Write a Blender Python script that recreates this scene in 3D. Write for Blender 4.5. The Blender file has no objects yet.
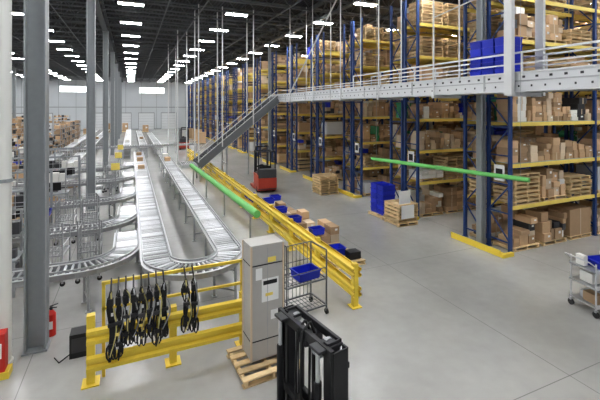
import bpy, math, random
from mathutils import Vector, Matrix
random.seed(7)
R = random.random
U = random.uniform

# ------------------------------------------------------------------ materials
MATS = {}
def mat(name, col, rough=.5, metal=0.0, var=0.0, noise=0.0, nscale=8.0, emit=0.0, bump=0.0):
    m = bpy.data.materials.new(name); m.use_nodes = True
    nt = m.node_tree; n = nt.nodes; l = nt.links
    b = n['Principled BSDF']
    b.inputs['Base Color'].default_value = (*col, 1)
    b.inputs['Roughness'].default_value = rough
    b.inputs['Metallic'].default_value = metal
    if var or noise:
        val = None
        if var:
            g = n.new('ShaderNodeNewGeometry')
            mr = n.new('ShaderNodeMapRange')
            mr.inputs['To Min'].default_value = 1 - var
            mr.inputs['To Max'].default_value = 1 + var
            l.new(g.outputs['Random Per Island'], mr.inputs['Value'])
            val = mr.outputs['Result']
        if noise:
            tc = n.new('ShaderNodeTexCoord')
            nz = n.new('ShaderNodeTexNoise'); nz.inputs['Scale'].default_value = nscale
            nz.inputs['Detail'].default_value = 4
            l.new(tc.outputs['Object'], nz.inputs['Vector'])
            m2 = n.new('ShaderNodeMapRange')
            m2.inputs['To Min'].default_value = 1 - noise
            m2.inputs['To Max'].default_value = 1 + noise
            l.new(nz.outputs['Fac'], m2.inputs['Value'])
            if val is not None:
                mm = n.new('ShaderNodeMath'); mm.operation = 'MULTIPLY'
                l.new(val, mm.inputs[0]); l.new(m2.outputs['Result'], mm.inputs[1]); val = mm.outputs[0]
            else:
                val = m2.outputs['Result']
        vm = n.new('ShaderNodeVectorMath'); vm.operation = 'SCALE'
        vm.inputs[0].default_value = col
        l.new(val, vm.inputs['Scale'])
        l.new(vm.outputs['Vector'], b.inputs['Base Color'])
    if emit:
        b.inputs['Emission Color'].default_value = (*col, 1)
        b.inputs['Emission Strength'].default_value = emit
    MATS[name] = m
    return m

mat('steel', (.42,.43,.44), .38, .55, noise=.12)
mat('steel_bright', (.64,.65,.66), .35, .3)
mat('roller', (.58,.59,.60), .3, .6, var=.35)
mat('col_grey', (.30,.32,.33), .5, 0, noise=.08)
mat('stringer', (.17,.18,.19), .45, .3, noise=.08)
mat('white_paint', (.74,.74,.71), .5)
mat('rod_white', (.66,.67,.67), .5)
mat('rack_blue', (.025,.06,.19), .45)
mat('rack_yellow', (.85,.68,.17), .45)
mat('safety_yellow', (.82,.62,.08), .4, noise=.05)
mat('cardboard', (.50,.345,.21), .8, 0, var=.36, noise=.08)
mat('carton_light', (.66,.54,.40), .8, 0, var=.2)
mat('carton_white', (.75,.74,.70), .7, 0, var=.12)
mat('carton_grey', (.47,.455,.43), .6, 0, noise=.05)
mat('wood', (.66,.50,.29), .8, 0, var=.28, noise=.15)
mat('crate_wood', (.50,.34,.18), .8, 0, var=.2, noise=.15)
mat('black', (.016,.016,.018), .4)
mat('dark', (.05,.05,.055), .5, 0, var=.4)
mat('rubber', (.03,.03,.03), .8)
mat('blue_plastic', (.02,.04,.50), .4, 0, var=.25)
mat('green_foam', (.17,.52,.15), .55, noise=.06)
mat('green_dk', (.06,.32,.14), .55)
mat('red', (.55,.03,.02), .4)
mat('orange_red', (.45,.06,.035), .4)
mat('tape', (.60,.48,.33), .4)
mat('label', (.85,.85,.83), .6)
mat('screen', (.02,.03,.05), .15)
mat('joist', (.15,.16,.17), .6, 0.2)
mat('wall_white', (.58,.61,.63), .7, noise=.04, nscale=.6)
mat('door_white', (.68,.70,.71), .6)
mat('strap_tan', (.50,.45,.20), .8)
mat('lamp', (.98,.985,1), .5, emit=62)
mat('window_glow', (.93,.97,1), .5, emit=2.5)
mat('shrink', (.62,.64,.66), .25, 0, var=.2)

def floor_mat():
    m = bpy.data.materials.new('polished_concrete'); m.use_nodes = True
    nt = m.node_tree; n = nt.nodes; l = nt.links; b = n['Principled BSDF']
    tc = n.new('ShaderNodeTexCoord')
    nz = n.new('ShaderNodeTexNoise'); nz.inputs['Scale'].default_value = .35; nz.inputs['Detail'].default_value = 8
    l.new(tc.outputs['Object'], nz.inputs['Vector'])
    n2 = n.new('ShaderNodeTexNoise'); n2.inputs['Scale'].default_value = 4; n2.inputs['Detail'].default_value = 6
    l.new(tc.outputs['Object'], n2.inputs['Vector'])
    cr = n.new('ShaderNodeValToRGB')
    cr.color_ramp.elements[0].position = .3; cr.color_ramp.elements[0].color = (.345,.343,.325,1)
    cr.color_ramp.elements[1].position = .7; cr.color_ramp.elements[1].color = (.445,.442,.42,1)
    ad = n.new('ShaderNodeMath'); ad.operation = 'MULTIPLY_ADD'
    l.new(n2.outputs['Fac'], ad.inputs[0]); ad.inputs[1].default_value = .25
    l.new(nz.outputs['Fac'], ad.inputs[2])
    sb = n.new('ShaderNodeMath'); sb.operation = 'SUBTRACT'; l.new(ad.outputs[0], sb.inputs[0]); sb.inputs[1].default_value = .12
    l.new(sb.outputs[0], cr.inputs['Fac'])
    sx = n.new('ShaderNodeSeparateXYZ'); l.new(tc.outputs['Object'], sx.inputs[0])
    def joint(out, period, off):
        a = n.new('ShaderNodeMath'); a.operation = 'ADD'; l.new(out, a.inputs[0]); a.inputs[1].default_value = off
        d = n.new('ShaderNodeMath'); d.operation = 'DIVIDE'; l.new(a.outputs[0], d.inputs[0]); d.inputs[1].default_value = period
        f = n.new('ShaderNodeMath'); f.operation = 'FRACT'; l.new(d.outputs[0], f.inputs[0])
        c = n.new('ShaderNodeMath'); c.operation = 'LESS_THAN'; l.new(f.outputs[0], c.inputs[0]); c.inputs[1].default_value = .014/period
        return c.outputs[0]
    j1 = joint(sx.outputs['X'], 4.2, 1.65+42); j2 = joint(sx.outputs['Y'], 5.0, .9+50)
    mx = n.new('ShaderNodeMath'); mx.operation = 'MAXIMUM'; l.new(j1, mx.inputs[0]); l.new(j2, mx.inputs[1])
    mi = n.new('ShaderNodeMix'); mi.data_type = 'RGBA'
    l.new(mx.outputs[0], mi.inputs['Factor']); l.new(cr.outputs['Color'], mi.inputs['A']); mi.inputs['B'].default_value = (.24,.24,.23,1)
    l.new(mi.outputs['Result'], b.inputs['Base Color'])
    b.inputs['Roughness'].default_value = .24
    MATS['floor'] = m
floor_mat()

def deck_mat():
    m = bpy.data.materials.new('roof_deck'); m.use_nodes = True
    nt = m.node_tree; n = nt.nodes; l = nt.links; b = n['Principled BSDF']
    tc = n.new('ShaderNodeTexCoord')
    w = n.new('ShaderNodeTexWave'); w.inputs['Scale'].default_value = 1.5; w.bands_direction = 'X'
    l.new(tc.outputs['Object'], w.inputs['Vector'])
    cr = n.new('ShaderNodeValToRGB')
    cr.color_ramp.elements[0].color = (.018,.019,.021,1); cr.color_ramp.elements[1].color = (.05,.053,.057,1)
    l.new(w.outputs['Fac'], cr.inputs['Fac']); l.new(cr.outputs['Color'], b.inputs['Base Color'])
    b.inputs['Roughness'].default_value = .7
    MATS['deck'] = m
deck_mat()

# ------------------------------------------------------------------ builder
class MB:
    def __init__(s): s.v=[]; s.f=[]; s.m=[]; s.names=[]
    def mi(s, k):
        if k not in s.names: s.names.append(k)
        return s.names.index(k)
    def poly(s, pts, k):
        i=len(s.v); s.v += [tuple(p) for p in pts]; s.f.append(tuple(range(i,i+len(pts)))); s.m.append(s.mi(k))
    def hexa(s, p, k):
        i=len(s.v); s.v += [tuple(q) for q in p]; j=s.mi(k)
        for f in ((0,3,2,1),(4,5,6,7),(0,1,5,4),(1,2,6,5),(2,3,7,6),(3,0,4,7)):
            s.f.append(tuple(i+a for a in f)); s.m.append(j)
    def box(s, cx,cy,cz,sx,sy,sz,k,rz=0):
        hx,hy,hz=sx/2,sy/2,sz/2; c,sn=math.cos(rz),math.sin(rz); p=[]
        for z in (-hz,hz):
            for x,y in ((-hx,-hy),(hx,-hy),(hx,hy),(-hx,hy)):
                p.append((cx+x*c-y*sn, cy+x*sn+y*c, cz+z))
        s.hexa(p,k)
    def bb(s,x0,x1,y0,y1,z0,z1,k): s.box((x0+x1)/2,(y0+y1)/2,(z0+z1)/2,x1-x0,y1-y0,z1-z0,k)
    def beam(s,p1,p2,w,h,k):
        a=Vector(p1); b=Vector(p2); d=(b-a)
        if d.length<1e-6: return
        d.normalize(); up=Vector((0,0,1))
        if abs(d.z)>.98: up=Vector((0,1,0))
        sd=d.cross(up).normalized(); u=sd.cross(d).normalized()
        p=[]
        for e in (a,b):
            for q in ((-1,-1),(1,-1),(1,1),(-1,1)):
                p.append(e+sd*(q[0]*w/2)+u*(q[1]*h/2))
        s.hexa(p,k)
    def cyl(s,p1,p2,r,k,n=8,r2=None,caps=True):
        if r2 is None: r2=r
        a=Vector(p1); b=Vector(p2); d=(b-a)
        if d.length<1e-6: return
        d.normalize(); up=Vector((0,0,1)) if abs(d.z)<.9 else Vector((1,0,0))
        x=d.cross(up).normalized(); y=d.cross(x).normalized()
        i=len(s.v); j=s.mi(k)
        for c,rr in ((a,r),(b,r2)):
            for t in range(n):
                an=2*math.pi*t/n; s.v.append(tuple(c+x*(rr*math.cos(an))+y*(rr*math.sin(an))))
        for t in range(n):
            u=(t+1)%n; s.f.append((i+t,i+u,i+n+u,i+n+t)); s.m.append(j)
        if caps:
            s.f.append(tuple(i+t for t in reversed(range(n)))); s.m.append(j)
            s.f.append(tuple(i+n+t for t in range(n))); s.m.append(j)
    def tube(s,pts,r,k,n=6):
        for a,b in zip(pts[:-1],pts[1:]): s.cyl(a,b,r,k,n)
    def wbeam(s,p1,p2,h,k,out=(0,1)):
        a=Vector(p1); b=Vector(p2); o=Vector((out[0],out[1],0))
        prof=[(0,-.5),(.045,-.40),(.045,-.18),(0,-.08),(0,.08),(.045,.18),(.045,.40),(0,.5)]
        for t in (0,.006):
            for q,w in zip(prof[:-1],prof[1:]):
                P=[a+o*(q[0]-t)+Vector((0,0,q[1]*h)), b+o*(q[0]-t)+Vector((0,0,q[1]*h)), b+o*(w[0]-t)+Vector((0,0,w[1]*h)), a+o*(w[0]-t)+Vector((0,0,w[1]*h))]
                s.poly(P,k)
    def build(s,name,loc=(0,0,0),rz=0,parent=None,smooth=False,bevel=0,mesh=None):
        if mesh is None:
            me=bpy.data.meshes.new(name); me.from_pydata(s.v,[],s.f)
            for k in s.names: me.materials.append(MATS[k])
            me.polygons.foreach_set('material_index', s.m)
            if smooth: me.polygons.foreach_set('use_smooth',[True]*len(s.f))
            me.update()
        else: me=mesh
        ob=bpy.data.objects.new(name,me); bpy.context.scene.collection.objects.link(ob)
        ob.location=loc; ob.rotation_euler=(0,0,rz)
        if parent: ob.parent=parent
        if bevel:
            bm=ob.modifiers.new('bevel','BEVEL'); bm.width=bevel; bm.segments=2; bm.limit_method='ANGLE'
        return ob
def empty(name,loc=(0,0,0),rz=0):
    e=bpy.data.objects.new(name,None); bpy.context.scene.collection.objects.link(e)
    e.location=loc; e.rotation_euler=(0,0,rz); e.empty_display_size=.2; return e

# ------------------------------------------------------------------ room shell
X0,X1,Y0,Y1,ZC=-34,46,-9,88,10.9
m=MB(); m.bb(X0,X1,Y0,Y1,-.3,0,'floor'); m.build('floor')
m=MB(); m.bb(X0,X1,Y0,Y1,ZC,ZC+.2,'deck'); m.build('ceiling')
m=MB(); m.bb(X0-.3,X0,Y0,Y1,0,ZC,'wall_white'); m.build('wall_left')
m=MB(); m.bb(X1,X1+.3,Y0,Y1,0,ZC,'wall_white'); m.build('wall_right')
m=MB(); m.bb(X0,X1,Y0-.3,Y0,0,ZC,'wall_white'); m.build('wall_front')
m=MB(); m.bb(X0,X1,Y1,Y1+.3,0,ZC,'wall_white')
x=X0
while x<X1:
    m.bb(x-.03,x+.03,Y1-.03,Y1,0.15,ZC-.1,'col_grey'); x+=3.0
m.bb(X0,X1,Y1-.05,Y1,4.6,4.75,'col_grey')
m.build('wall_back')
m=MB(); m.bb(X0,X1,Y1-.08,Y1,0,.15,'col_grey'); m.build('baseboard_back')
wi=1
for wx in (-25,-10.3,4.1,18.5):
    m=MB(); m.bb(wx-2.5,wx+2.5,Y1-.07,Y1-.03,7.7,8.8,'window_glow')
    for k in range(6): m.bb(wx-2.5+k-.03,wx-2.5+k+.03,Y1-.1,Y1-.02,7.7,8.8,'white_paint')
    m.bb(wx-2.56,wx+2.56,Y1-.12,Y1-.01,7.6,7.7,'white_paint'); m.bb(wx-2.56,wx+2.56,Y1-.12,Y1-.01,8.8,8.9,'white_paint')
    m.build('window_%d'%wi); wi+=1
di=1
for dx in (-29,-24.5,-20,-15.5,-6,-1.5,3,7.5):
    m=MB(); m.bb(dx-1.5,dx+1.5,Y1-.12,Y1-.04,0,3.4,'door_white')
    for k in range(1,6): m.bb(dx-1.5,dx+1.5,Y1-.13,Y1-.12,k*.56-.015,k*.56+.015,'col_grey')
    m.bb(dx-1.6,dx-1.5,Y1-.2,Y1-.04,0,3.5,'col_grey'); m.bb(dx+1.5,dx+1.6,Y1-.2,Y1-.04,0,3.5,'col_grey'); m.bb(dx-1.6,dx+1.6,Y1-.2,Y1-.04,3.4,3.55,'col_grey')
    m.build('door_%d'%di); di+=1

m=MB()
y=-8
while y<Y1-1:
    zt,zb=ZC-.12,10.05
    m.beam((X0,y,zt),(X1,y,zt),.13,.08,'joist'); m.beam((X0,y,zb),(X1,y,zb),.10,.07,'joist')
    x=X0; up=True
    while x<X1-.6:
        m.beam((x,y,zb if up else zt),(x+.62,y,zt if up else zb),.035,.035,'joist'); up=not up; x+=.62
    y+=2.14
m.build('ceiling_joists')
m=MB()
for gx in (-26.75,-14.2,-1.65,10.5,23.45,36):
    m.bb(gx-.14,gx+.14,Y0,Y1,ZC-.16,ZC-.02,'joist'); m.bb(gx-.14,gx+.14,Y0,Y1,9.84,9.94,'joist')
    y=Y0; up=True
    while y<Y1-1: m.beam((gx,y,9.9 if up else ZC-.1),(gx,y+1.07,ZC-.1 if up else 9.9),.08,.08,'joist'); up=not up; y+=1.07
m.build('ceiling_girders')
m=MB()
for px in (-19,-8.2,-3.9,1.8,3.6,7.9,14,19,27):
    m.cyl((px,Y0+.1,9.95),(px,Y1-.1,9.95),.04,'joist',6)
    y=Y0+2
    while y<Y1: m.cyl((px,y,9.95),(px,y,ZC-.02),.012,'joist',4); y+=4.3
m.build('sprinkler_pipes')

m=MB()
for i in range(-5,8):
    lx=i*5.45
    for j in range(-6,20):
        ly=26.0+j*4.72
        if ly<Y0+2 or ly>Y1-2 or lx<X0+1 or lx>X1-1: continue
        if lx>24 and ly>45: continue
        m.bb(lx-.62,lx+.62,ly-.2,ly+.2,9.76,9.83,'white_paint')
        m.bb(lx-.58,lx+.58,ly-.165,ly+.165,9.735,9.76,'lamp')
        for ex in (-.5,.5): m.cyl((lx+ex,ly,9.83),(lx+ex,ly,ZC-.1),.01,'joist',4)
m.build('highbay_lights')

# ------------------------------------------------------------------ columns
def hcol(name,x,y,w=.34,h=9.83):
    m=MB()
    m.bb(-w/2,w/2,-w/2,-w/2+.03,0,h,'col_grey'); m.bb(-w/2,w/2,w/2-.03,w/2,0,h,'col_grey')
    m.bb(-.015,.015,-w/2,w/2,0,h,'col_grey')
    m.bb(-w/2-.03,w/2+.03,-w/2-.03,w/2+.03,0,.03,'col_grey')
    m.bb(-w/2-.03,w/2+.03,-w/2-.03,w/2+.03,h-.03,h,'col_grey')
    return m.build(name,(x,y,0),rz=math.radians(90))
for cy in (8.6,19.3,30.0,40.7,51.4,62.1,72.8): 
    hcol('steel_column',-1.62,cy,.34)
    hcol('steel_column',-14.2,cy,.34)
XR=10.75
rows=[8.25+4.2*i for i in range(18)]
for ri in (0,5,10,15): hcol('steel_column',XR-.25,rows[ri]+.92,.2)
m=MB()
m.cyl((0,0,0),(0,0,10.0),.145,'white_paint',20)
m.cyl((0,0,0),(0,0,.05),.17,'white_paint',20); m.cyl((0,0,3.2),(0,0,3.26),.165,'col_grey',20)
m.build('white_downpipe',(-2.08,8.30,0))
m=MB()
m.bb(-.16,.16,-.12,.12,0,.12,'safety_yellow'); m.bb(-.1,.1,-.1,.1,.12,.75,'red'); m.bb(-.06,.06,-.11,-.1,.35,.6,'label')
m.build('hose_cabinet',(-2.02,7.92,0),bevel=.01)
def extinguisher(x,y):
    m=MB(); m.cyl((0,0,0),(0,0,.42),.085,'red',16); m.cyl((0,0,.42),(0,0,.5),.085,'red',16,r2=.03)
    m.cyl((0,0,.5),(0,0,.56),.025,'black',8); m.beam((-.02,0,.57),(.12,0,.6),.02,.015,'black'); m.beam((-.02,0,.54),(.1,0,.53),.02,.015,'black')
    m.tube([(0.02,0,.54),(-.1,0,.5),(-.12,0,.3),(-.1,0,.15)],.012,'black'); m.bb(-.04,.04,-.09,-.083,.15,.3,'label')
    m.build('fire_extinguisher',(x,y,0))
extinguisher(-1.45,8.98)

# ------------------------------------------------------------------ racks
LEV=[1.45,2.75,4.05,5.35,6.65,8.0]
BAY=4.3; DEP=1.85
def pallet(mb,x,y,z,sx,sy,det):
    if det:
        for o in (-.45,0,.45): mb.box(x+o*sx,y,z+.06,.05,sy,.08,'wood')
        for t in range(5): mb.box(x,y-sy/2+.06+t*(sy-.12)/4,z+.11,sx,.11,.022,'wood')
        mb.box(x,y-sy/2+.05,z+.01,sx,.1,.02,'wood'); mb.box(x,y+sy/2-.05,z+.01,sx,.1,.02,'wood')
    else:
        mb.box(x,y,z+.11,sx,sy,.025,'wood'); mb.box(x,y,z+.05,sx*.97,sy*.96,.05,'wood')
    return z+.125
def carton(mb,x,y,z,sx,sy,sz,k='cardboard',lab=True,rz=0):
    mb.box(x,y,z+sz/2,sx,sy,sz,k,rz)
    if lab and R()<.4 and sx>.25 and rz==0:
        mb.box(x+sx*.15,y-sy/2-.003,z+sz*.62,sx*.3,.004,sz*.25,'label')
    if lab and sx>.4 and rz==0: mb.box(x,y-sy/2-.002,z+sz/2,.05,.003,sz,'tape')
def load(mb,x,y,z,sx,sy,hmax,det,kind=None):
    if kind is None:
        kind=random.choices(['grid','big','pallets','mixed','empty','wrap','blue','crate'],[28,9,22,30,3,4,1,5])[0]
    if kind=='empty': return
    if kind=='pallets':
        n=random.randint(4,max(4,int(hmax/.14))); zz=z
        for i in range(n):
            if det: pallet(mb,x+U(-.02,.02),y+U(-.02,.02),zz,sx,sy,True)
            else:
                mb.box(x,y,zz+.11,sx,sy,.025,'wood'); mb.box(x,y,zz+.05,sx*.94,sy*.9,.06,'dark' if i%2 else 'wood')
            zz+=.14
        return
    z=pallet(mb,x,y,z,sx,sy,det); h=hmax-.13
    if kind=='grid':
        nx=random.choice([2,3,3,4]); ny=2; ch=random.choice([.16,.2,.26,.34]); nz=max(1,int(h*U(.65,1)/ch))
        k=random.choices(['cardboard','carton_light','carton_white'],[72,20,8])[0]
        for c in range(nz):
            for a in range(nx):
                for b in range(ny):
                    if c==nz-1 and R()<.4: continue
                    carton(mb,x-sx/2+(a+.5)*sx/nx,y-sy/2+(b+.5)*sy/ny+U(-.01,.01),z+c*ch,sx/nx-.02,sy/ny-.015,ch-.012,k,b==0 and det)
    elif kind=='big':
        hh=h*U(.6,1); carton(mb,x,y,z,sx*.95,sy*.95,hh,'cardboard',det)
    elif kind=='crate':
        hh=h*U(.55,.95); mb.box(x,y,z+hh/2,sx*.9,sy*.9,hh,'crate_wood')
        for o in (-.44,0,.44): mb.box(x+o*sx,y,z+hh/2,.07,sy*.9+.04,hh,'wood')
        for q in (.05,hh-.05): mb.box(x,y,z+q,sx*.93,sy*.9+.05,.08,'wood')
    elif kind=='wrap':
        hh=h*U(.5,.95); mb.box(x,y,z+hh/2,sx*.92,sy*.92,hh,'shrink')
    elif kind=='blue':
        for c in range(int(h/.2)):
            mb.box(x,y,z+c*.2+.08,sx*.86,sy*.86,.15,'blue_plastic'); mb.box(x,y,z+c*.2+.17,sx*.92,sy*.92,.025,'blue_plastic')
    else:
        xx=x-sx/2
        while xx<x+sx/2-.16:
            w=U(.18,.5); w=min(w,x+sx/2-xx); zz=z
            for t in range(random.randint(2,5)):
                hh=U(.12,.36)
                if zz+hh>z+h: break
                carton(mb,xx+w/2,y-sy*.12+U(-.04,.1),zz,(w-.03)*U(.85,1),sy*.7,hh,random.choices(['cardboard','carton_light','carton_white','dark','blue_plastic'],[60,20,11,7,1.5])[0],det); zz+=hh+.004
            xx+=w
def shelfload(mb,x0,x1,y,z,sy,hmax):
    mb.bb(x0,x1,y-sy/2,y+sy/2,z,z+.02,'steel')
    xx=x0+.05
    while xx<x1-.25:
        w=U(.16,.46); zz=z+.022; k=random.choices(['cardboard','carton_light','carton_white','dark','blue_plastic','red','green_dk'],[55,17,13,7,3,1,2])[0]
        hh=U(.10,.3)
        for t in range(random.randint(2,6)):
            if zz+hh>z+hmax: break
            carton(mb,xx+w/2,y-sy*.1+U(-.03,.06),zz,(w-.02)*U(.85,1),sy*.75,hh,k,True); zz+=hh+.003
            if R()<.3: hh=U(.1,.25)
        xx+=w+U(0,.04)
for ri,y0 in enumerate(rows):
    nb=6 if ri<3 else (5 if ri<6 else 3)
    det = ri<4
    rack=empty('pallet_rack',(XR,y0,0))
    fr=MB(); bm=MB(); ht=9.1
    ys=[0.05,.83,1.02,DEP-.05]
    for b in range(nb+1):
        x=b*BAY
        for yy in ys:
            fr.box(x,yy,ht/2,.10,.09,ht,'rack_blue'); fr.box(x,yy,.01,.16,.14,.02,'rack_blue')
        for (ya,yb) in ((ys[0],ys[1]),(ys[2],ys[3])):
            z=.3; fl=True
            while z<ht-.9:
                fr.beam((x,ya,z),(x,yb,z),.04,.04,'rack_blue')
                fr.beam((x,ya if fl else yb,z),(x,yb if fl else ya,z+.9),.035,.035,'rack_blue'); z+=.9; fl=not fl
    for b in range(nb):
        for z in LEV:
            for yy in ys: bm.box((b+.5)*BAY,yy-.01,z-.06,BAY-.11,.05,.12,'rack_yellow')
            if det:
                for t in range(4): bm.box((b+.14+t*.24)*BAY,DEP/2,z-.012,.05,DEP-.1,.02,'steel')
    gd=MB()
    gd.bb(-.56,-.40,-.05,DEP+.05,.0,.11,'safety_yellow'); gd.bb(-.57,-.54,-.05,DEP+.05,.11,.2,'safety_yellow')
    gd.bb(-.56,-.1,-.16,-.06,0,.11,'safety_yellow')
    gd.build('end_guard',parent=rack)
    fr.build('upright_frames',parent=rack); bm.build('load_beams',parent=rack)
    sg=MB(); sg.bb(-.075,-.055,.2,.56,2.2,2.7,'label'); sg.bb(-.08,-.075,.26,.5,2.32,2.58,'black'); sg.build('aisle_sign',parent=rack)
    cg=MB()
    for b in range(nb):
        for side in (0,1):
            if side==1 and (b>2 and ri>0): continue
            yc=.44 if side==0 else 1.41
            for li,z in enumerate([0]+LEV):
                hm=1.12 if li<6 else 1.25
                if li==0: hm=1.2
                if (ri==0 and li in (2,3)) or (ri in (1,2) and li in (2,3) and b%2==0):
                    shelfload(cg,b*BAY+.08,(b+1)*BAY-.08,yc,z,.76,.75+.35*(R())); continue
                for t in range(3):
                    kd=None
                    if li>=3 and R()<.36: kd='pallets'
                    if ri==0 and li==0: kd=random.choice(['big','grid','mixed','mixed'])
                    if li==6 and R()<.15: continue
                    load(cg,b*BAY+.78+t*1.37,yc,z,1.2,.80,hm*U(.8,1),det,kd)
    cg.build('palletized_cargo',(XR,y0,0))

# ------------------------------------------------------------------ conveyors
def resample(pts,step):
    P=[Vector(p) for p in pts]; out=[]; L=0; seg=[]
    for a,b in zip(P[:-1],P[1:]): seg.append((L,a,b)); L+=(b-a).length
    n=max(2,int(L/step)); i=0
    for k in range(n+1):
        s=L*k/n
        while i<len(seg)-1 and s>seg[i+1][0]: i+=1
        l0,a,b=seg[i]; t=(s-l0)/max(1e-6,(b-a).length); out.append((a.lerp(b,min(1,t)),(b-a).normalized()))
    return out
def conveyor(name,pts,w,legs=True,step=.11,rail=.13,legstep=2.2,rmat='roller',guard=0,bedm='steel'):
    m=MB()
    P=[Vector(p) for p in pts]
    T=[]
    for i in range(len(P)):
        T.append((P[min(i+1,len(P)-1)]-P[max(i-1,0)]).normalized())
    N=[Vector((d.y,-d.x,0)).normalized() for d in T]
    for sgn in (-1,1):
        for i in range(len(P)-1):
            a=P[i]+N[i]*sgn*w/2; b=P[i+1]+N[i+1]*sgn*w/2
            m.beam(a+Vector((0,0,-rail/2+.03)),b+Vector((0,0,-rail/2+.03)),.035,rail,'steel')
            m.beam(a+N[i]*sgn*.03+Vector((0,0,.03)),b+N[i+1]*sgn*.03+Vector((0,0,.03)),.05,.012,'steel_bright')
            if guard:
                m.beam(a+Vector((0,0,guard)),b+Vector((0,0,guard)),.03,.04,'steel')
    for p,d in resample(pts,step):
        n=Vector((d.y,-d.x,0)).normalized()
        m.cyl(p-n*(w/2-.02),p+n*(w/2-.02),.03,rmat,6)
    for i in range(len(P)-1):
        q=w/2-.03; dz=Vector((0,0,-.07))
        m.poly([P[i]-N[i]*q+dz,P[i]+N[i]*q+dz,P[i+1]+N[i+1]*q+dz,P[i+1]-N[i+1]*q+dz],bedm)
    if legs:
        for p,d in resample(pts,legstep):
            n=Vector((d.y,-d.x,0)).normalized()
            for s in (-1,1):
                a=p+n*s*(w/2-.01); m.beam((a.x,a.y,0.01),(a.x,a.y,p.z-.1),.05,.05,'steel'); m.box(a.x,a.y,.01,.12,.12,.02,'steel')
            for zz in (.25,p.z-.2):
                if zz>.1 and zz<p.z: 
                    a=p-n*w/2; b=p+n*w/2; m.beam((a.x,a.y,zz),(b.x,b.y,zz),.04,.04,'steel')
    return m.build(name)
def arc(cx,cy,r,a0,a1,z,n=12):
    return [(cx+r*math.cos(math.radians(a0+(a1-a0)*i/n)),cy+r*math.sin(math.radians(a0+(a1-a0)*i/n)),z) for i in range(n+1)]
zc=.92
main=[(.55,34,zc),(.55,9.7,zc)]+arc(1.4,9.6,.85,180,360,zc,18)[1:]+[(2.25,9.7,zc),(2.25,31,zc)]
conveyor('roller_conveyor',main,.60,step=.14,guard=.10,bedm='dark')
for k,(ys_,xl) in enumerate(((9.9,-9),(13.1,-9),(16.7,-8),(21.2,-9),(25.4,-9))):
    r=1.0; p=[(xl,ys_,zc-.02),(-1.1,ys_,zc-.02)]+arc(-1.1,ys_+r,r,-90,0,zc-.02,10)[1:]+[(-.1,ys_+r+1.3,zc-.02)]
    conveyor('spur_conveyor',p,.55,step=.14,guard=.08,bedm='dark')
for (xa,xb,yy,zz) in ((-9,-3.6,17.75,.75),(-9,-2.6,22.3,.75),(-9,-2.4,26.5,.75),(-9,-3.0,14.1,.75)):
    conveyor('gravity_roller_table',[(xa,yy,zz),(xb,yy,zz)],.5,step=.14,bedm='dark')
conveyor('cross_conveyor',[(-12,36.5,1.2),(5.5,36.5,1.2)],.7,step=.2)
for (cx,ya,yb) in ((-.35,37.6,70),(1.1,37.6,66),(2.4,37.6,60),(-3.6,28,35.6),(-3.6,37.6,72),(-5.2,37.6,72),(-5.2,28,35.6),(-8.6,37.6,70),(-8.6,28,35.6)):
    conveyor('straight_conveyor',[(cx,ya,.9),(cx,yb,.9)],.6,step=.25,bedm='dark',legstep=3)
m=MB()
for (xa,xb,yy) in ((-8.8,-2.6,12.55),(-8.8,-2.6,16.15),(-8.8,-2.2,20.6),(-8.8,-2.2,24.95)):
    n=4
    for i in range(n+1):
        x=xa+(xb-xa)*i/n; m.bb(x-.035,x+.035,yy-.035,yy+.035,0,2.3,'col_grey'); m.bb(x-.08,x+.08,yy-.08,yy+.08,0,.015,'col_grey')
    for z in (2.26,1.35): m.bb(xa,xb,yy-.03,yy+.03,z-.03,z+.03,'col_grey')
    for i in range(26):
        x=xa+(xb-xa)*i/25; m.cyl((x,yy,1.35),(x,yy,2.26),.006,'steel_bright',4)
    for z in (1.65,1.95): m.beam((xa,yy,z),(xb,yy,z),.012,.012,'steel_bright')
m.build('mesh_guard_frames')
# overhead conveyor
OX=9.45; OE=25.4; IY=24.6
m=MB()
for sx_ in (-.45,.45):
    m.bb(OX+sx_-.02,OX+sx_+.02,-1.5,OE,4.95,5.38,'steel_bright')
    m.bb(OX+sx_-.05,OX+sx_+.05,-1.5,OE,4.91,4.95,'steel_bright'); m.bb(OX+sx_-.06,OX+sx_+.06,-1.5,OE,5.38,5.42,'steel_bright')
    m.bb(OX+sx_-.04,OX+sx_+.04,-1.5,OE,5.17,5.20,'steel')
    y=-1.3
    while y<OE-.1:
        m.bb(OX+sx_-.027,OX+sx_+.027,y,y+.07,5.255,5.31,'dark'); m.bb(OX+sx_-.027,OX+sx_+.027,y+.15,y+.19,5.03,5.08,'dark'); y+=.34
    y=-1.3
    while y<OE-.1: m.bb(OX+sx_-.035,OX+sx_+.035,y,y+.05,4.93,5.4,'steel'); y+=3.0
y=-1.4
while y<OE: m.cyl((OX-.43,y,5.33),(OX+.43,y,5.33),.035,'roller',6); y+=.13
m.bb(OX-.43,OX+.43,-1.5,OE,5.24,5.26,'steel')
y=-1.2
while y<OE: m.bb(OX-.43,OX+.43,y-.04,y+.04,4.95,5.03,'steel'); y+=.9
for gx in (OX-.47,OX+.47):
    m.beam((gx,-1.5,5.62),(gx,OE-2,5.62),.03,.04,'steel_bright'); m.beam((gx,-1.5,5.90),(gx,14.6,5.90),.04,.05,'steel_bright')
    y=-1.4
    while y<14.7: m.beam((gx,y,5.3),(gx,y,5.92),.035,.035,'steel_bright'); y+=2.0
m.build('overhead_conveyor')
m=MB()
for i,y in enumerate((1.0,4.1,9.6,12.6,15.6,18.6,21.8)):
    for gx in (OX-.55,OX+.55):
        m.cyl((gx,y,4.86),(gx,y,10.8),.028,'rod_white',6)
    m.bb(OX-.6,OX+.6,y-.04,y+.04,4.82,4.9,'steel_bright')
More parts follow.
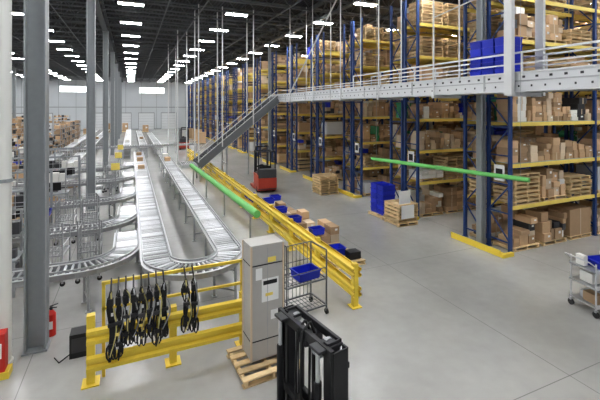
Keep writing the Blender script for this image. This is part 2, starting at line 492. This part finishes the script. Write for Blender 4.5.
m.bb(OX-.66,OX-.54,6.75,6.97,4.82,10.8,'rod_white'); m.bb(OX-.6,OX+.6,6.8,6.92,4.80,4.9,'rod_white'); m.bb(OX+.54,OX+.64,6.75,6.97,4.82,10.8,'rod_white')
m.cyl((OX-.55,15.6,9.9),(OX-.55,21.8,5.4),.045,'rod_white',6)
m.cyl((OX-.55,9.6,7.4),(OX-.55,4.1,8.0),.02,'rod_white',6)
m.build('hanger_rods')
m=MB()
a=Vector((OX-.55,IY,5.08)); b=Vector((3.75,IY,.98))
HW=.68
for yy in (-HW,HW):
    o=Vector((0,yy,0)); m.beam(a+o,b+o,.06,.50,'stringer')
    m.beam(a+o+Vector((0,0,.30)),b+o+Vector((0,0,.30)),.09,.03,'steel_bright'); m.beam(a+o+Vector((0,0,-.30)),b+o+Vector((0,0,-.30)),.09,.03,'steel')
    m.beam(a+o+Vector((0,0,.62)),b+o+Vector((0,0,.62)),.035,.045,'steel_bright')
    for i in range(10):
        p=a.lerp(b,i/9)+o; m.beam(p,p+Vector((0,0,.62)),.03,.03,'steel')
n=40
for i in range(n+1):
    p=a.lerp(b,i/n); m.cyl(p+Vector((0,-HW+.02,.16)),p+Vector((0,HW-.02,.16)),.035,'dark',6)
m.beam(a-Vector((0,0,.1)),b-Vector((0,0,.1)),HW*2-.1,.03,'black')
for i in range(24):
    p=a.lerp(b,i/23); m.beam(p+Vector((0,-HW,-.24)),p+Vector((0,HW,-.24)),.09,.05,'steel')
for yy in (-HW,HW): m.beam(b+Vector((0,yy,0)),(2.75,IY+yy,.98),.05,.2,'steel_bright')
for t in range(8): m.cyl((3.68-t*.12,IY-HW+.03,1.04),(3.68-t*.12,IY+HW-.03,1.04),.035,'roller',6)
for lx,lz in ((3.85,.9),(5.5,2.0),(7.3,3.2)):
    for yy in (-HW,HW): m.beam((lx,IY+yy,0),(lx,IY+yy,lz),.07,.07,'steel')
    m.beam((lx,IY-HW,lz*.5),(lx,IY+HW,lz*.5),.05,.05,'steel')
m.build('incline_conveyor')
m=MB()
for hx,hz in ((3.75,1.2),(5.2,2.1),(7.2,3.4)):
    for hy in (IY-.76,IY+.76): m.cyl((hx,hy,hz),(hx,hy,10.8),.04,'rod_white',6)
for hx,hy in ((3.4,32),(4.1,32),(3.4,40.3),(4.1,40.3)): m.cyl((hx,hy,.0),(hx,hy,10.8),.05,'rod_white',6)
m.build('ceiling_support_rods')

# ------------------------------------------------------------------ guard rails
m=MB(); gx=4.65; y=7.5; ym=35.5
while y<=ym+.01:
    m.bb(gx-.06,gx+.06,y-.06,y+.06,0,.98,'safety_yellow'); m.bb(gx-.12,gx+.12,y-.12,y+.12,0,.02,'safety_yellow'); y+=1.91
for z in (.36,.80): m.wbeam((gx+.07,7.4,z),(gx+.07,ym,z),.23,'safety_yellow',(1,0)); m.wbeam((gx-.065,7.4,z),(gx-.065,ym,z),.23,'safety_yellow',(-1,0))
m.build('guard_rail')
m=MB(); by=7.15
for px in (-.6,.68,1.95):
    m.bb(px-.06,px+.06,by-.06,by+.06,0,1.12 if px==-.6 else 1.0,'safety_yellow'); m.bb(px-.13,px+.13,by-.13,by+.13,0,.02,'safety_yellow')
for z in (.34,.78): m.wbeam((-.66,by-.065,z),(2.01,by-.065,z),.27,'safety_yellow',(0,-1))
for px in (-.42,1.95):
    m.bb(px-.025,px+.025,by+.065,by+.115,.0,1.58,'safety_yellow')
m.bb(-.45,1.98,by+.065,by+.115,1.54,1.59,'safety_yellow')
m.bb(-.45,1.98,by+.065,by+.115,1.12,1.16,'safety_yellow')
m.build('guard_barrier')
m=MB()
hy=by-.15
xs=[-.30,-.19,-.08,.04,.16,.28,.40,.52, .88,1.02]
for i,hx in enumerate(xs):
    L=U(.9,1.25); top=1.50
    m.tube([(hx,by+.09,1.62),(hx,by+.03,1.60),(hx,hy,top)],.014,'black')
    for s in (-1,0,1,2):
        k='black' if s!=2 else ('strap_tan' if i%2==0 else 'steel')
        pts=[(hx,hy,top)]; ph=U(0,6); am=U(.015,.04); sp=s*.035
        LL=L*U(.75,1.0)
        for t in range(1,11):
            f=t/10; pts.append((hx+sp*math.sin(f*math.pi)+am*math.sin(f*7+ph), hy-.02*s+am*.6*math.cos(f*6+ph), top-LL*f))
        for a_,b_ in zip(pts[:-1],pts[1:]): m.beam(a_,b_,.04 if s!=2 else .022,.014,k)
    m.box(hx,hy-.03,1.34,.08,.06,.12,'black',U(-.4,.4)); m.box(hx+.01,hy-.04,top-L*.45,.11,.05,.05,'dark',U(-.4,.4)); m.box(hx,hy-.03,top-L*.75,.08,.05,.07,'black')
    for s in (-1,1):
        c=Vector((hx+s*.035,hy-.02*s,top-L*.85)); rr=U(.06,.09)
        pp=[c+Vector((rr*.45*math.cos(q*math.pi/4),0.01*s,rr*1.7*math.sin(q*math.pi/4))) for q in range(9)]
        for a_,b_ in zip(pp[:-1],pp[1:]): m.beam(a_,b_,.028,.014,'black')
    if i%2==0: m.box(hx+.02,hy-.06,top-L*.3,.035,.012,.05,'steel_bright')
    if i%3==1: m.box(hx-.01,hy-.065,top-L*.6,.06,.012,.045,'rack_yellow')
m.build('safety_harnesses')

# ------------------------------------------------------------------ tall wrapped carton on pallet
m=MB()
pallet(m,0,0,0,1.05,.95,True)
m.build('wooden_pallet',(2.14,6.50,0),rz=math.radians(4))
m=MB()
m.box(0,0,1.0,.60,.42,1.98-.02,'carton_grey'); m.box(.05,-.213,1.2,.32,.004,.40,'label')
m.box(.05,-.216,1.33,.26,.003,.07,'black'); m.box(.03,-.216,1.12,.14,.003,.05,'rack_yellow'); m.box(0,0,1.992,.61,.43,.012,'carton_grey'); m.box(.08,-.214,1.72,.16,.003,.09,'rack_yellow')
m.box(.13,-.214,.75,.14,.003,.16,'label'); m.box(-.16,-.214,1.5,.12,.003,.2,'label'); m.box(0,-.214,.99,.010,.003,1.9,'steel')
for z in (.35,1.65): m.box(0,0,z,.612,.432,.018,'dark')
for sx_ in (-.3,.3):
    for sy_ in (-.21,.21): m.box(sx_,sy_,1.0,.03,.03,1.97,'carton_light')
m.build('tall_carton',(2.17,6.60,.125),rz=math.radians(4))

# ------------------------------------------------------------------ picking cart
def tote(mb,x,y,z,sx=.55,sy=.38,sz=.24,k='blue_plastic'):
    t=.02
    mb.box(x,y,z+.01,sx*.92,sy*.92,.02,k)
    for s in (-1,1):
        mb.hexa([(x-sx*.46,y+s*sy*.46-t/2,z),(x+sx*.46,y+s*sy*.46-t/2,z),(x+sx*.46,y+s*sy*.46+t/2,z),(x-sx*.46,y+s*sy*.46+t/2,z),
                 (x-sx*.5,y+s*sy*.5-t/2,z+sz),(x+sx*.5,y+s*sy*.5-t/2,z+sz),(x+sx*.5,y+s*sy*.5+t/2,z+sz),(x-sx*.5,y+s*sy*.5+t/2,z+sz)],k)
        mb.hexa([(x+s*sx*.46-t/2,y-sy*.46,z),(x+s*sx*.46+t/2,y-sy*.46,z),(x+s*sx*.46+t/2,y+sy*.46,z),(x+s*sx*.46-t/2,y+sy*.46,z),
                 (x+s*sx*.5-t/2,y-sy*.5,z+sz),(x+s*sx*.5+t/2,y-sy*.5,z+sz),(x+s*sx*.5+t/2,y+sy*.5,z+sz),(x+s*sx*.5-t/2,y+sy*.5,z+sz)],k)
        mb.box(x,y+s*sy*.52,z+sz-.01,sx*1.04,.03,.02,k); mb.box(x+s*sx*.52,y,z+sz-.01,.03,sy*1.04,.02,k)
def wirecart(name,x,y,rz=0,L=.95,W=.6,H=1.5,totes=True,k='steel',wr=.008):
    m=MB()
    for sx_ in (-1,1):
        for sy_ in (-1,1):
            px,py=sx_*L/2,sy_*W/2; hh=H if sx_<0 else H*.85
            m.cyl((px,py,.12),(px,py,hh),.018,k,6)
            m.cyl((px-.02,py,.06),(px+.02,py,.06),.06,'rubber',10); m.box(px,py,.1,.05,.05,.06,k)
    for z in (.2,.78,):
        for sy_ in (-1,1): m.beam((-L/2,sy_*W/2,z),(L/2,sy_*W/2,z),.03,.03,k)
        for sx_ in (-1,1): m.beam((sx_*L/2,-W/2,z),(sx_*L/2,W/2,z),.03,.03,k)
        for t in range(12): m.beam((-L/2+t*L/11,-W/2,z+.01),(-L/2+t*L/11,W/2,z+.01),.01,.008,k)
        for t in range(5): m.beam((-L/2,-W/2+t*W/4,z+.01),(L/2,-W/2+t*W/4,z+.01),.01,.008,k)
    for t in range(8): m.cyl((-L/2,-W/2+t*W/7,.2),(-L/2,-W/2+t*W/7,H),wr,k,5)
    for t in range(11): m.cyl((-L/2+t*L/10,W/2,.2),(-L/2+t*L/10,W/2,H*.85),wr,k,5)
    for z in (.5,.9,1.25,H): m.beam((-L/2,-W/2,z),(-L/2,W/2,z),.018,.018,k)
    for z in (.5,.9,H*.85): m.beam((-L/2,W/2,z),(L/2,W/2,z),.018,.018,k)
    m.beam((L/2,-W/2,H*.85),(L/2,W/2,H*.85),.025,.025,k)
    for sy_ in (-1,1): m.beam((-L/2,sy_*W/2,1.02),(L/2,sy_*W/2,1.02),.015,.015,k)
    if totes: tote(m,.1,-.08,.81,.52,.38,.18)
    return m.build(name,(x,y,0),rz)
wirecart('picking_cart',3.38,7.72,math.radians(8),L=1.0,W=.62,H=1.65,k='stringer',wr=.007)

# ------------------------------------------------------------------ foreground pallet stacker (mast)
m=MB()
for yy,s in ((-.42,1),(.42,-1)):
    m.bb(-.07,.07,yy-.008,yy+.008,.08,2.08,'black'); 
    m.bb(-.085,-.065,min(yy,yy+s*.06),max(yy,yy+s*.06),.08,2.08,'black'); m.bb(.065,.085,min(yy,yy+s*.06),max(yy,yy+s*.06),.08,2.08,'black')
    yi=yy+s*.085
    m.bb(-.055,.055,yi-.008,yi+.008,.1,2.12,'dark'); m.bb(-.065,-.05,min(yi,yi+s*.05),max(yi,yi+s*.05),.1,2.12,'black'); m.bb(.05,.065,min(yi,yi+s*.05),max(yi,yi+s*.05),.1,2.12,'black')
    m.cyl((-.13,yy+s*.12,.2),(-.13,yy+s*.12,1.75),.032,'black',12); m.cyl((-.13,yy+s*.12,1.75),(-.13,yy+s*.12,2.06),.018,'steel_bright',10)
    m.bb(.0,.02,yi+s*.09-.012,yi+s*.09+.012,.3,2.04,'steel'); m.cyl((.01,yi+s*.09-.02,2.05),(.01,yi+s*.09+.02,2.05),.05,'steel',14)
m.bb(-.09,-.05,-.42,.42,2.0,2.1,'black'); m.bb(.05,.08,-.34,.34,2.04,2.12,'black'); m.bb(-.16,.08,-.36,-.22,2.06,2.09,'dark'); m.bb(-.16,.08,.22,.36,2.06,2.09,'dark')
m.bb(-.09,-.05,-.42,.42,1.2,1.28,'black'); m.bb(-.09,-.05,-.42,.42,.4,.5,'black')
m.bb(.08,.13,-.38,.38,1.05,1.15,'black'); m.bb(.08,.13,-.38,.38,.6,.7,'black')
for yy in (-.3,-.1,.1,.3): m.bb(.09,.12,yy-.02,yy+.02,.6,1.9,'black')
m.bb(.08,.13,-.38,.38,1.82,1.88,'black'); m.box(.0,.0,1.97,.18,.12,.1,'dark'); m.box(.0,-.24,1.99,.22,.1,.06,'col_grey')
m.tube([(-.11,.05,.6),(-.12,.05,1.6),(-.1,.05,2.05),(-.02,.05,2.13),(.03,.05,2.0),(.02,.05,1.2)],.013,'rubber'); m.tube([(-.11,-.03,.6),(-.12,-.03,1.6),(-.1,-.03,2.08),(-.02,-.03,2.16),(.03,-.03,2.0),(.02,-.03,1.2)],.013,'rubber')
m.bb(-1.0,-.18,-.42,.42,.08,.85,'dark'); m.bb(-.95,-.25,-.36,.36,.85,1.0,'black'); m.bb(-.6,-.35,-.2,.2,1.0,1.05,'steel')
m.beam((-1.0,0,.7),(-1.25,0,1.15),.06,.06,'black'); m.beam((-1.25,-.2,1.15),(-1.25,.2,1.15),.04,.04,'black')
for yy in (-.25,.25): m.bb(.13,1.3,yy-.07,yy+.07,.05,.1,'black'); m.bb(.10,.15,yy-.07,yy+.07,.05,.7,'black')
for yy in (-.36,.36): m.cyl((-.6,yy-.05,.1),(-.6,yy+.05,.1),.1,'rubber',16); m.bb(-.1,.9,yy-.05,yy+.05,.05,.15,'dark'); m.cyl((.85,yy-.04,.06),(.85,yy+.04,.06),.06,'rubber',12)
ob=m.build('pallet_stacker',(1.82,3.86,0),rz=math.radians(10),bevel=.004); ob.scale=(1.3,1.22,1)

# ------------------------------------------------------------------ forklifts
def forklift(x,y,rz,body='orange_red'):
    m=MB()
    m.bb(-.9,.25,-.5,.5,.12,.95,body); m.bb(-1.0,-.55,-.48,.48,.2,1.25,'dark'); m.bb(-1.02,-.7,-.49,.49,.25,.8,body); m.bb(-.5,.2,-.45,.45,.95,1.0,'black'); m.bb(-.4,-.3,-.3,.3,1.0,1.35,'black')
    for sx_ in (-.85,.15):
        for sy_ in (-.45,.45): m.beam((sx_,sy_,.9),(sx_*.9,sy_,2.15),.06,.06,'black')
    for t in range(6): m.bb(-.8+t*.18,-.75+t*.18,-.46,.46,2.14,2.18,'black')
    m.bb(-.8,.18,-.48,-.43,2.12,2.18,'black'); m.bb(-.8,.18,.43,.48,2.12,2.18,'black')
    for sy_ in (-.33,.33): m.bb(.35,.45,sy_-.05,sy_+.05,.08,2.35,'dark'); m.bb(.45,.52,sy_-.03,sy_+.03,.08,2.3,'black')
    for z in (.3,1.2,2.3): m.bb(.36,.44,-.33,.33,z,z+.08,'black')
    m.bb(.52,.58,-.4,.4,.2,.7,'black')
    for sy_ in (-.22,.22): m.bb(.55,1.5,sy_-.05,sy_+.05,.12,.17,'dark')
    for sy_ in (-.42,.42):
        m.bb(.2,1.2,sy_-.07,sy_+.07,.05,.18,body); m.cyl((1.1,sy_-.05,.09),(1.1,sy_+.05,.09),.09,'rubber',12); m.cyl((-.6,sy_-.08,.17),(-.6,sy_+.08,.17),.17,'rubber',14)
    m.cyl((-.05,.1,1.0),(0.05,.1,1.3),.03,'black',8); m.cyl((.05,.1,1.28),(.08,.1,1.31),.15,'black',12)
    return m.build('forklift',(x,y,0),rz,bevel=.01)
forklift(6.7,20.3,math.radians(85))
forklift(5.4,44,math.radians(80))

# ------------------------------------------------------------------ green padded tubes
m=MB(); m.cyl((3.72,11.9,1.08),(3.30,23.6,1.08),.12,'green_foam',20)
for t in (.06,.35,.65,.95):
    px=3.72-.42*t; py=11.9+11.7*t; m.beam((px,py,0),(px,py,.97),.05,.05,'steel'); m.box(px,py,.01,.16,.16,.02,'steel')
m.build('green_padded_rail')
m=MB(); m.cyl((8.9,6.35,2.74),(7.67,11.25,2.74),.06,'green_foam',16)
for t in (.04,.96):
    px=8.9-1.23*t; py=6.35+4.9*t; m.cyl((px,py,2.76),(px,py,10.8),.005,'steel',5)
m.build('green_hanging_pipe')

# ------------------------------------------------------------------ goods right of guard rail
m=MB()
for (x,y,n,kk) in ((5.75,11.5,2,1),(5.6,13.0,2,1),(5.6,14.4,2,1),(5.65,16.0,1,1),(5.7,9.9,0,0)):
    z=pallet(m,x,y,0,1.0,1.0,True)
    for a in range(3):
        for b in range(2):
            for c in range(n):
                if c==n-1 and (R()<.3 or (kk and a<2)): continue
                carton(m,x-.33+a*.33,y-.25+b*.5,z+c*.26,.31,.47,.25,random.choice(['cardboard','carton_light','cardboard']))
    if kk:
        tote(m,x-.2,y-.2,z+.27*(n-1 if n>1 else 1),.42,.32,.2)
        if n==1: tote(m,x+.25,y+.2,z+.27,.42,.32,.2)
    if n==0: tote(m,x-.15,y+.2,z,.55,.38,.24); m.box(x+.25,y-.2,z+.1,.35,.3,.2,'black')
m.build('cartons_on_pallets')
for i,(x,y) in enumerate(((5.15,17.6),(5.2,18.6))):
    m=MB(); tote(m,0,0,0); m.build('blue_tote',(x+.2,y,0),rz=U(-.3,.3))
m=MB(); m.bb(-.15,.15,-.14,.14,0,.42,'black'); m.bb(-.12,.12,-.15,-.14,.1,.35,'dark'); m.tube([(-.1,-.1,.1),(-.3,-.2,.02),(-.4,.0,.015)],.01,'black'); m.build('black_cabinet',(-.86,8.1,0))

m=MB()
for c in range(6):
    tote(m,0,0,.13+c*.2,.6,.42,.2); tote(m,.0,.46,.13+c*.2,.6,.42,.2)
pallet(m,0,.22,0,.8,1.0,True)
m.build('stacked_blue_totes',(9.66,13.15,0))
m=MB()
for c in range(5):
    for yy in (0,.42,.84): tote(m,0,yy,c*.21,.6,.38,.21)
m.build('stacked_blue_totes',(OX,7.35,5.37))
m=MB()
for c in range(6): pallet(m,U(-.02,.02),U(-.02,.02),c*.14,.95,.9,True)
m.bb(-.35,.25,-.50,-.485,.3,.8,'label'); m.bb(-.42,.1,-.46,-.44,.86,1.35,'label')
m.bb(-.4,-.35,-.44,-.42,.84,1.0,'wood')
m.build('pallet_stack',(9.69,12.25,0))
m=MB()
for c in range(7): pallet(m,U(-.02,.02),U(-.02,.02),c*.14,1.1,.95,True)
m.build('pallet_stack',(9.45,18.2,0))

# ------------------------------------------------------------------ service cart at right
m=MB()
for sx_ in (-.45,.45):
    for sy_ in (-.3,.3):
        m.cyl((sx_,sy_,.14),(sx_,sy_,1.15),.018,'steel_bright',8); m.cyl((sx_-.02,sy_,.07),(sx_+.02,sy_,.07),.07,'rubber',12); m.box(sx_,sy_,.14,.05,.05,.05,'steel')
for z in (.2,.6,.95):
    m.bb(-.48,.48,-.33,.33,z,z+.03,'steel'); m.bb(-.48,.48,-.34,-.32,z,z+.08,'steel_bright')
m.tube([(-.48,-.3,1.1),(-.62,-.3,1.2),(-.62,.3,1.2),(-.48,.3,1.1)],.015,'steel_bright')
tote(m,.0,-.05,.98,.5,.38,.16); m.box(.33,.05,1.1,.2,.3,.22,'carton_white'); m.box(-.2,0,.75,.35,.3,.22,'carton_white'); m.box(.2,0,.72,.3,.35,.16,'dark'); m.box(0,0,.31,.6,.4,.16,'shrink'); m.box(-.3,-.1,.34,.2,.3,.2,'cardboard'); m.box(-.38,.1,1.1,.1,.2,.22,'carton_white')
m.build('service_cart',(9.62,5.2,0),rz=math.radians(-12))

# ------------------------------------------------------------------ left packing area
def workstation(seed):
    random.seed(seed); m=MB(); L=1.8;W=.8
    m.bb(-L/2,L/2,-W/2,W/2,.84,.88,'cardboard' if seed%3==0 else 'col_grey')
    for sx_ in (-1,1):
        for sy_ in (-1,1): m.bb(sx_*(L/2-.05)-.025,sx_*(L/2-.05)+.025,sy_*(W/2-.05)-.025,sy_*(W/2-.05)+.025,0,.84 if sy_<0 else 1.95,'steel')
    m.bb(-L/2,L/2,W/2-.35,W/2,1.35,1.38,'steel'); m.bb(-L/2,L/2,W/2-.07,W/2-.03,1.9,1.95,'steel'); m.bb(-L/2+.05,L/2-.05,-W/2+.1,W/2-.05,.25,.28,'steel')
    m.bb(-.62,-.0,.02,.05,.98,1.36,'screen'); m.bb(-.64,.02,.05,.08,.96,1.38,'black'); m.bb(-.34,-.28,.05,.11,.88,1.0,'black'); m.bb(-.5,-.05,-.25,-.1,.88,.91,'black')
    if seed%2: m.bb(-.62,-.0,-.05,-.02,1.5,1.8,'black'); m.bb(-.33,-.29,-.02,W/2-.05,1.62,1.66,'black')
    xx=-L/2+.05
    while xx<L/2-.3:
        w=U(.2,.4); h=U(.15,.4); carton(m,xx+w/2,W/2-.18,1.38,w-.03,.28,h,random.choice(['cardboard','cardboard','dark','dark','cardboard','carton_white']),False); xx+=w
    xx=-L/2+.1
    while xx<L/2-.4:
        w=U(.3,.5); h=U(.2,.42); carton(m,xx+w/2,0,.28,w-.04,.5,h,random.choice(['cardboard','cardboard','dark','carton_light']),False); xx+=w
    carton(m,.45,-.1,.88,.4,.35,U(.15,.35),'cardboard',False); m.box(.78,-.1,.98,.14,.2,.2,'dark'); m.box(.15,-.15,.95,.2,.2,.14,'black')
    if seed%4==0: tote(m,-.75,-.15,.88,.3,.4,.18)
    return m
vars_=[]
for s in range(5):
    mm=workstation(s+11); ob=mm.build('packing_workstation',(0,0,0)); vars_.append(ob)
random.seed(21)
pos=[]
for x in (-3.4,-5.6,-7.8,-10.6,-12.7): pos += [(x,y) for y in (11.45,15.2,19.4,23.75)]
for x in (-6.8,-10.6,-12.7): pos += [(x,y) for y in (28.2,30.6,33.0,38.3,41,44)]
for i,(x,y) in enumerate(pos):
    if i<5: ob=vars_[i]; ob.location=(x,y,0)
    else: ob=MB().build('packing_workstation',(x,y,0),mesh=vars_[i%5].data)
    ob.rotation_euler=(0,0,random.choice([0,math.pi]) if not (x==-6.8) else math.pi/2)
def shelving(x,y,rz,seed,H=2.1):
    random.seed(seed); m=MB(); L=2.4; W=.6
    for sx_ in (-L/2,0,L/2):
        for sy_ in (-W/2,W/2): m.bb(sx_-.02,sx_+.02,sy_-.02,sy_+.02,0,H,'steel')
    z=.15
    while z<H-.2:
        m.bb(-L/2,L/2,-W/2,W/2,z,z+.025,'steel'); xx=-L/2+.04
        while xx<L/2-.25:
            w=U(.2,.42); h=U(.2,.45); 
            if xx+w<L/2: carton(m,xx+w/2,0,z+.025,w-.03,W*.85,h,random.choice(['cardboard','cardboard','cardboard','carton_light','dark','cardboard']),False)
            xx+=w
        z+=.55
    return m.build('carton_shelving',(x,y,0),rz)
k=0
for (x,y,r,h) in ((-16,24,90,2.1),(-16,27,90,2.1),(-16,30.2,90,2.1),(-16,34,90,2.1),(-16.6,38,90,3),(-12,59,0,3.2),(-17,45,90,3.2),(-17,49,90,3.2),(-11.5,65,0,3.2),(-11.5,49,0,3.2),(-11.5,53.5,0,3.2),(-6.9,47,90,2.7),(-6.9,50,90,2.7),(-6.9,54,90,2.7),(-6.9,58,90,2.7),(-6.9,62,90,2.7),(-17.5,55,0,3.2),(-20.5,55,0,3.2),(-18,62,0,3.2),(-21,62,0,3.2),(-15,66,0,3.2),(-18,70,0,3.2),(-15,74,0,3.2),(-11,78,0,3.2),(-20,42,0,3.2),(-22,48,0,3.2)):
    shelving(x,y,math.radians(r),100+k,h); k+=1
random.seed(5)
for (x,y,r) in ((-1.0,11.7,90),(-1.8,11.7,85),(-1.3,15.1,90),(-2.0,15.1,90),(-1.6,23.3,90),(-.95,23.4,85)):
    wirecart('wire_cart',x,y,math.radians(r),L=.75,W=.5,H=1.6,totes=False,k='steel')
m=MB()
for (x,y) in ((8.2,50),(8.4,54),(8.2,58),(-7,76),(-4,79),(-1,80),(2.5,78)):
    z=pallet(m,x,y,0,1.1,1.0,False); carton(m,x,y,z,1.0,.9,U(.8,1.6),'cardboard')
m.build('bulk_cartons_on_pallets')
m=MB()
for (x,y) in ((.55,28),(.55,24.5),(2.25,27.4),(2.25,29.2),(.55,31.5),(-5,21.2),(-4,25.4),(-6,25.4),(-3.2,16.7),(-4.6,13.1),(-.35,44),(1.1,48),(-3.6,41),(-3.6,50),(-5.2,46)):
    carton(m,x,y,zc+.03,.36,.40,U(.2,.3),random.choice(['cardboard','carton_white']),False)
m.build('cartons_on_conveyor')
m=MB()
for (x,y) in ((-.62,18.6),(-.62,23.0),(-.62,27.6)):
    m.cyl((x,y,0),(x,y,2.1),.02,'steel',6); m.bb(x-.17,x+.17,y-.035,y-.02,1.8,2.1,'rack_yellow')
m.build('station_signs')

# ------------------------------------------------------------------ camera, world
cam=bpy.data.cameras.new('camera'); co=bpy.data.objects.new('camera',cam); bpy.context.scene.collection.objects.link(co)
co.location=(0,0,4.5); co.rotation_euler=(math.radians(90),0,math.radians(-23.7))
cam.sensor_width=36; cam.lens=23.1; cam.shift_y=-.1533; cam.clip_end=300; cam.clip_start=.05
bpy.context.scene.camera=co
w=bpy.data.worlds.new('world'); bpy.context.scene.world=w; w.use_nodes=True
w.node_tree.nodes['Background'].inputs['Color'].default_value=(.8,.87,1,1); w.node_tree.nodes['Background'].inputs['Strength'].default_value=.6
sc=bpy.context.scene
sc.view_settings.view_transform='Standard'
try: sc.view_settings.look='Medium High Contrast'
except Exception as e: print('look',e)
sc.view_settings.exposure=.36
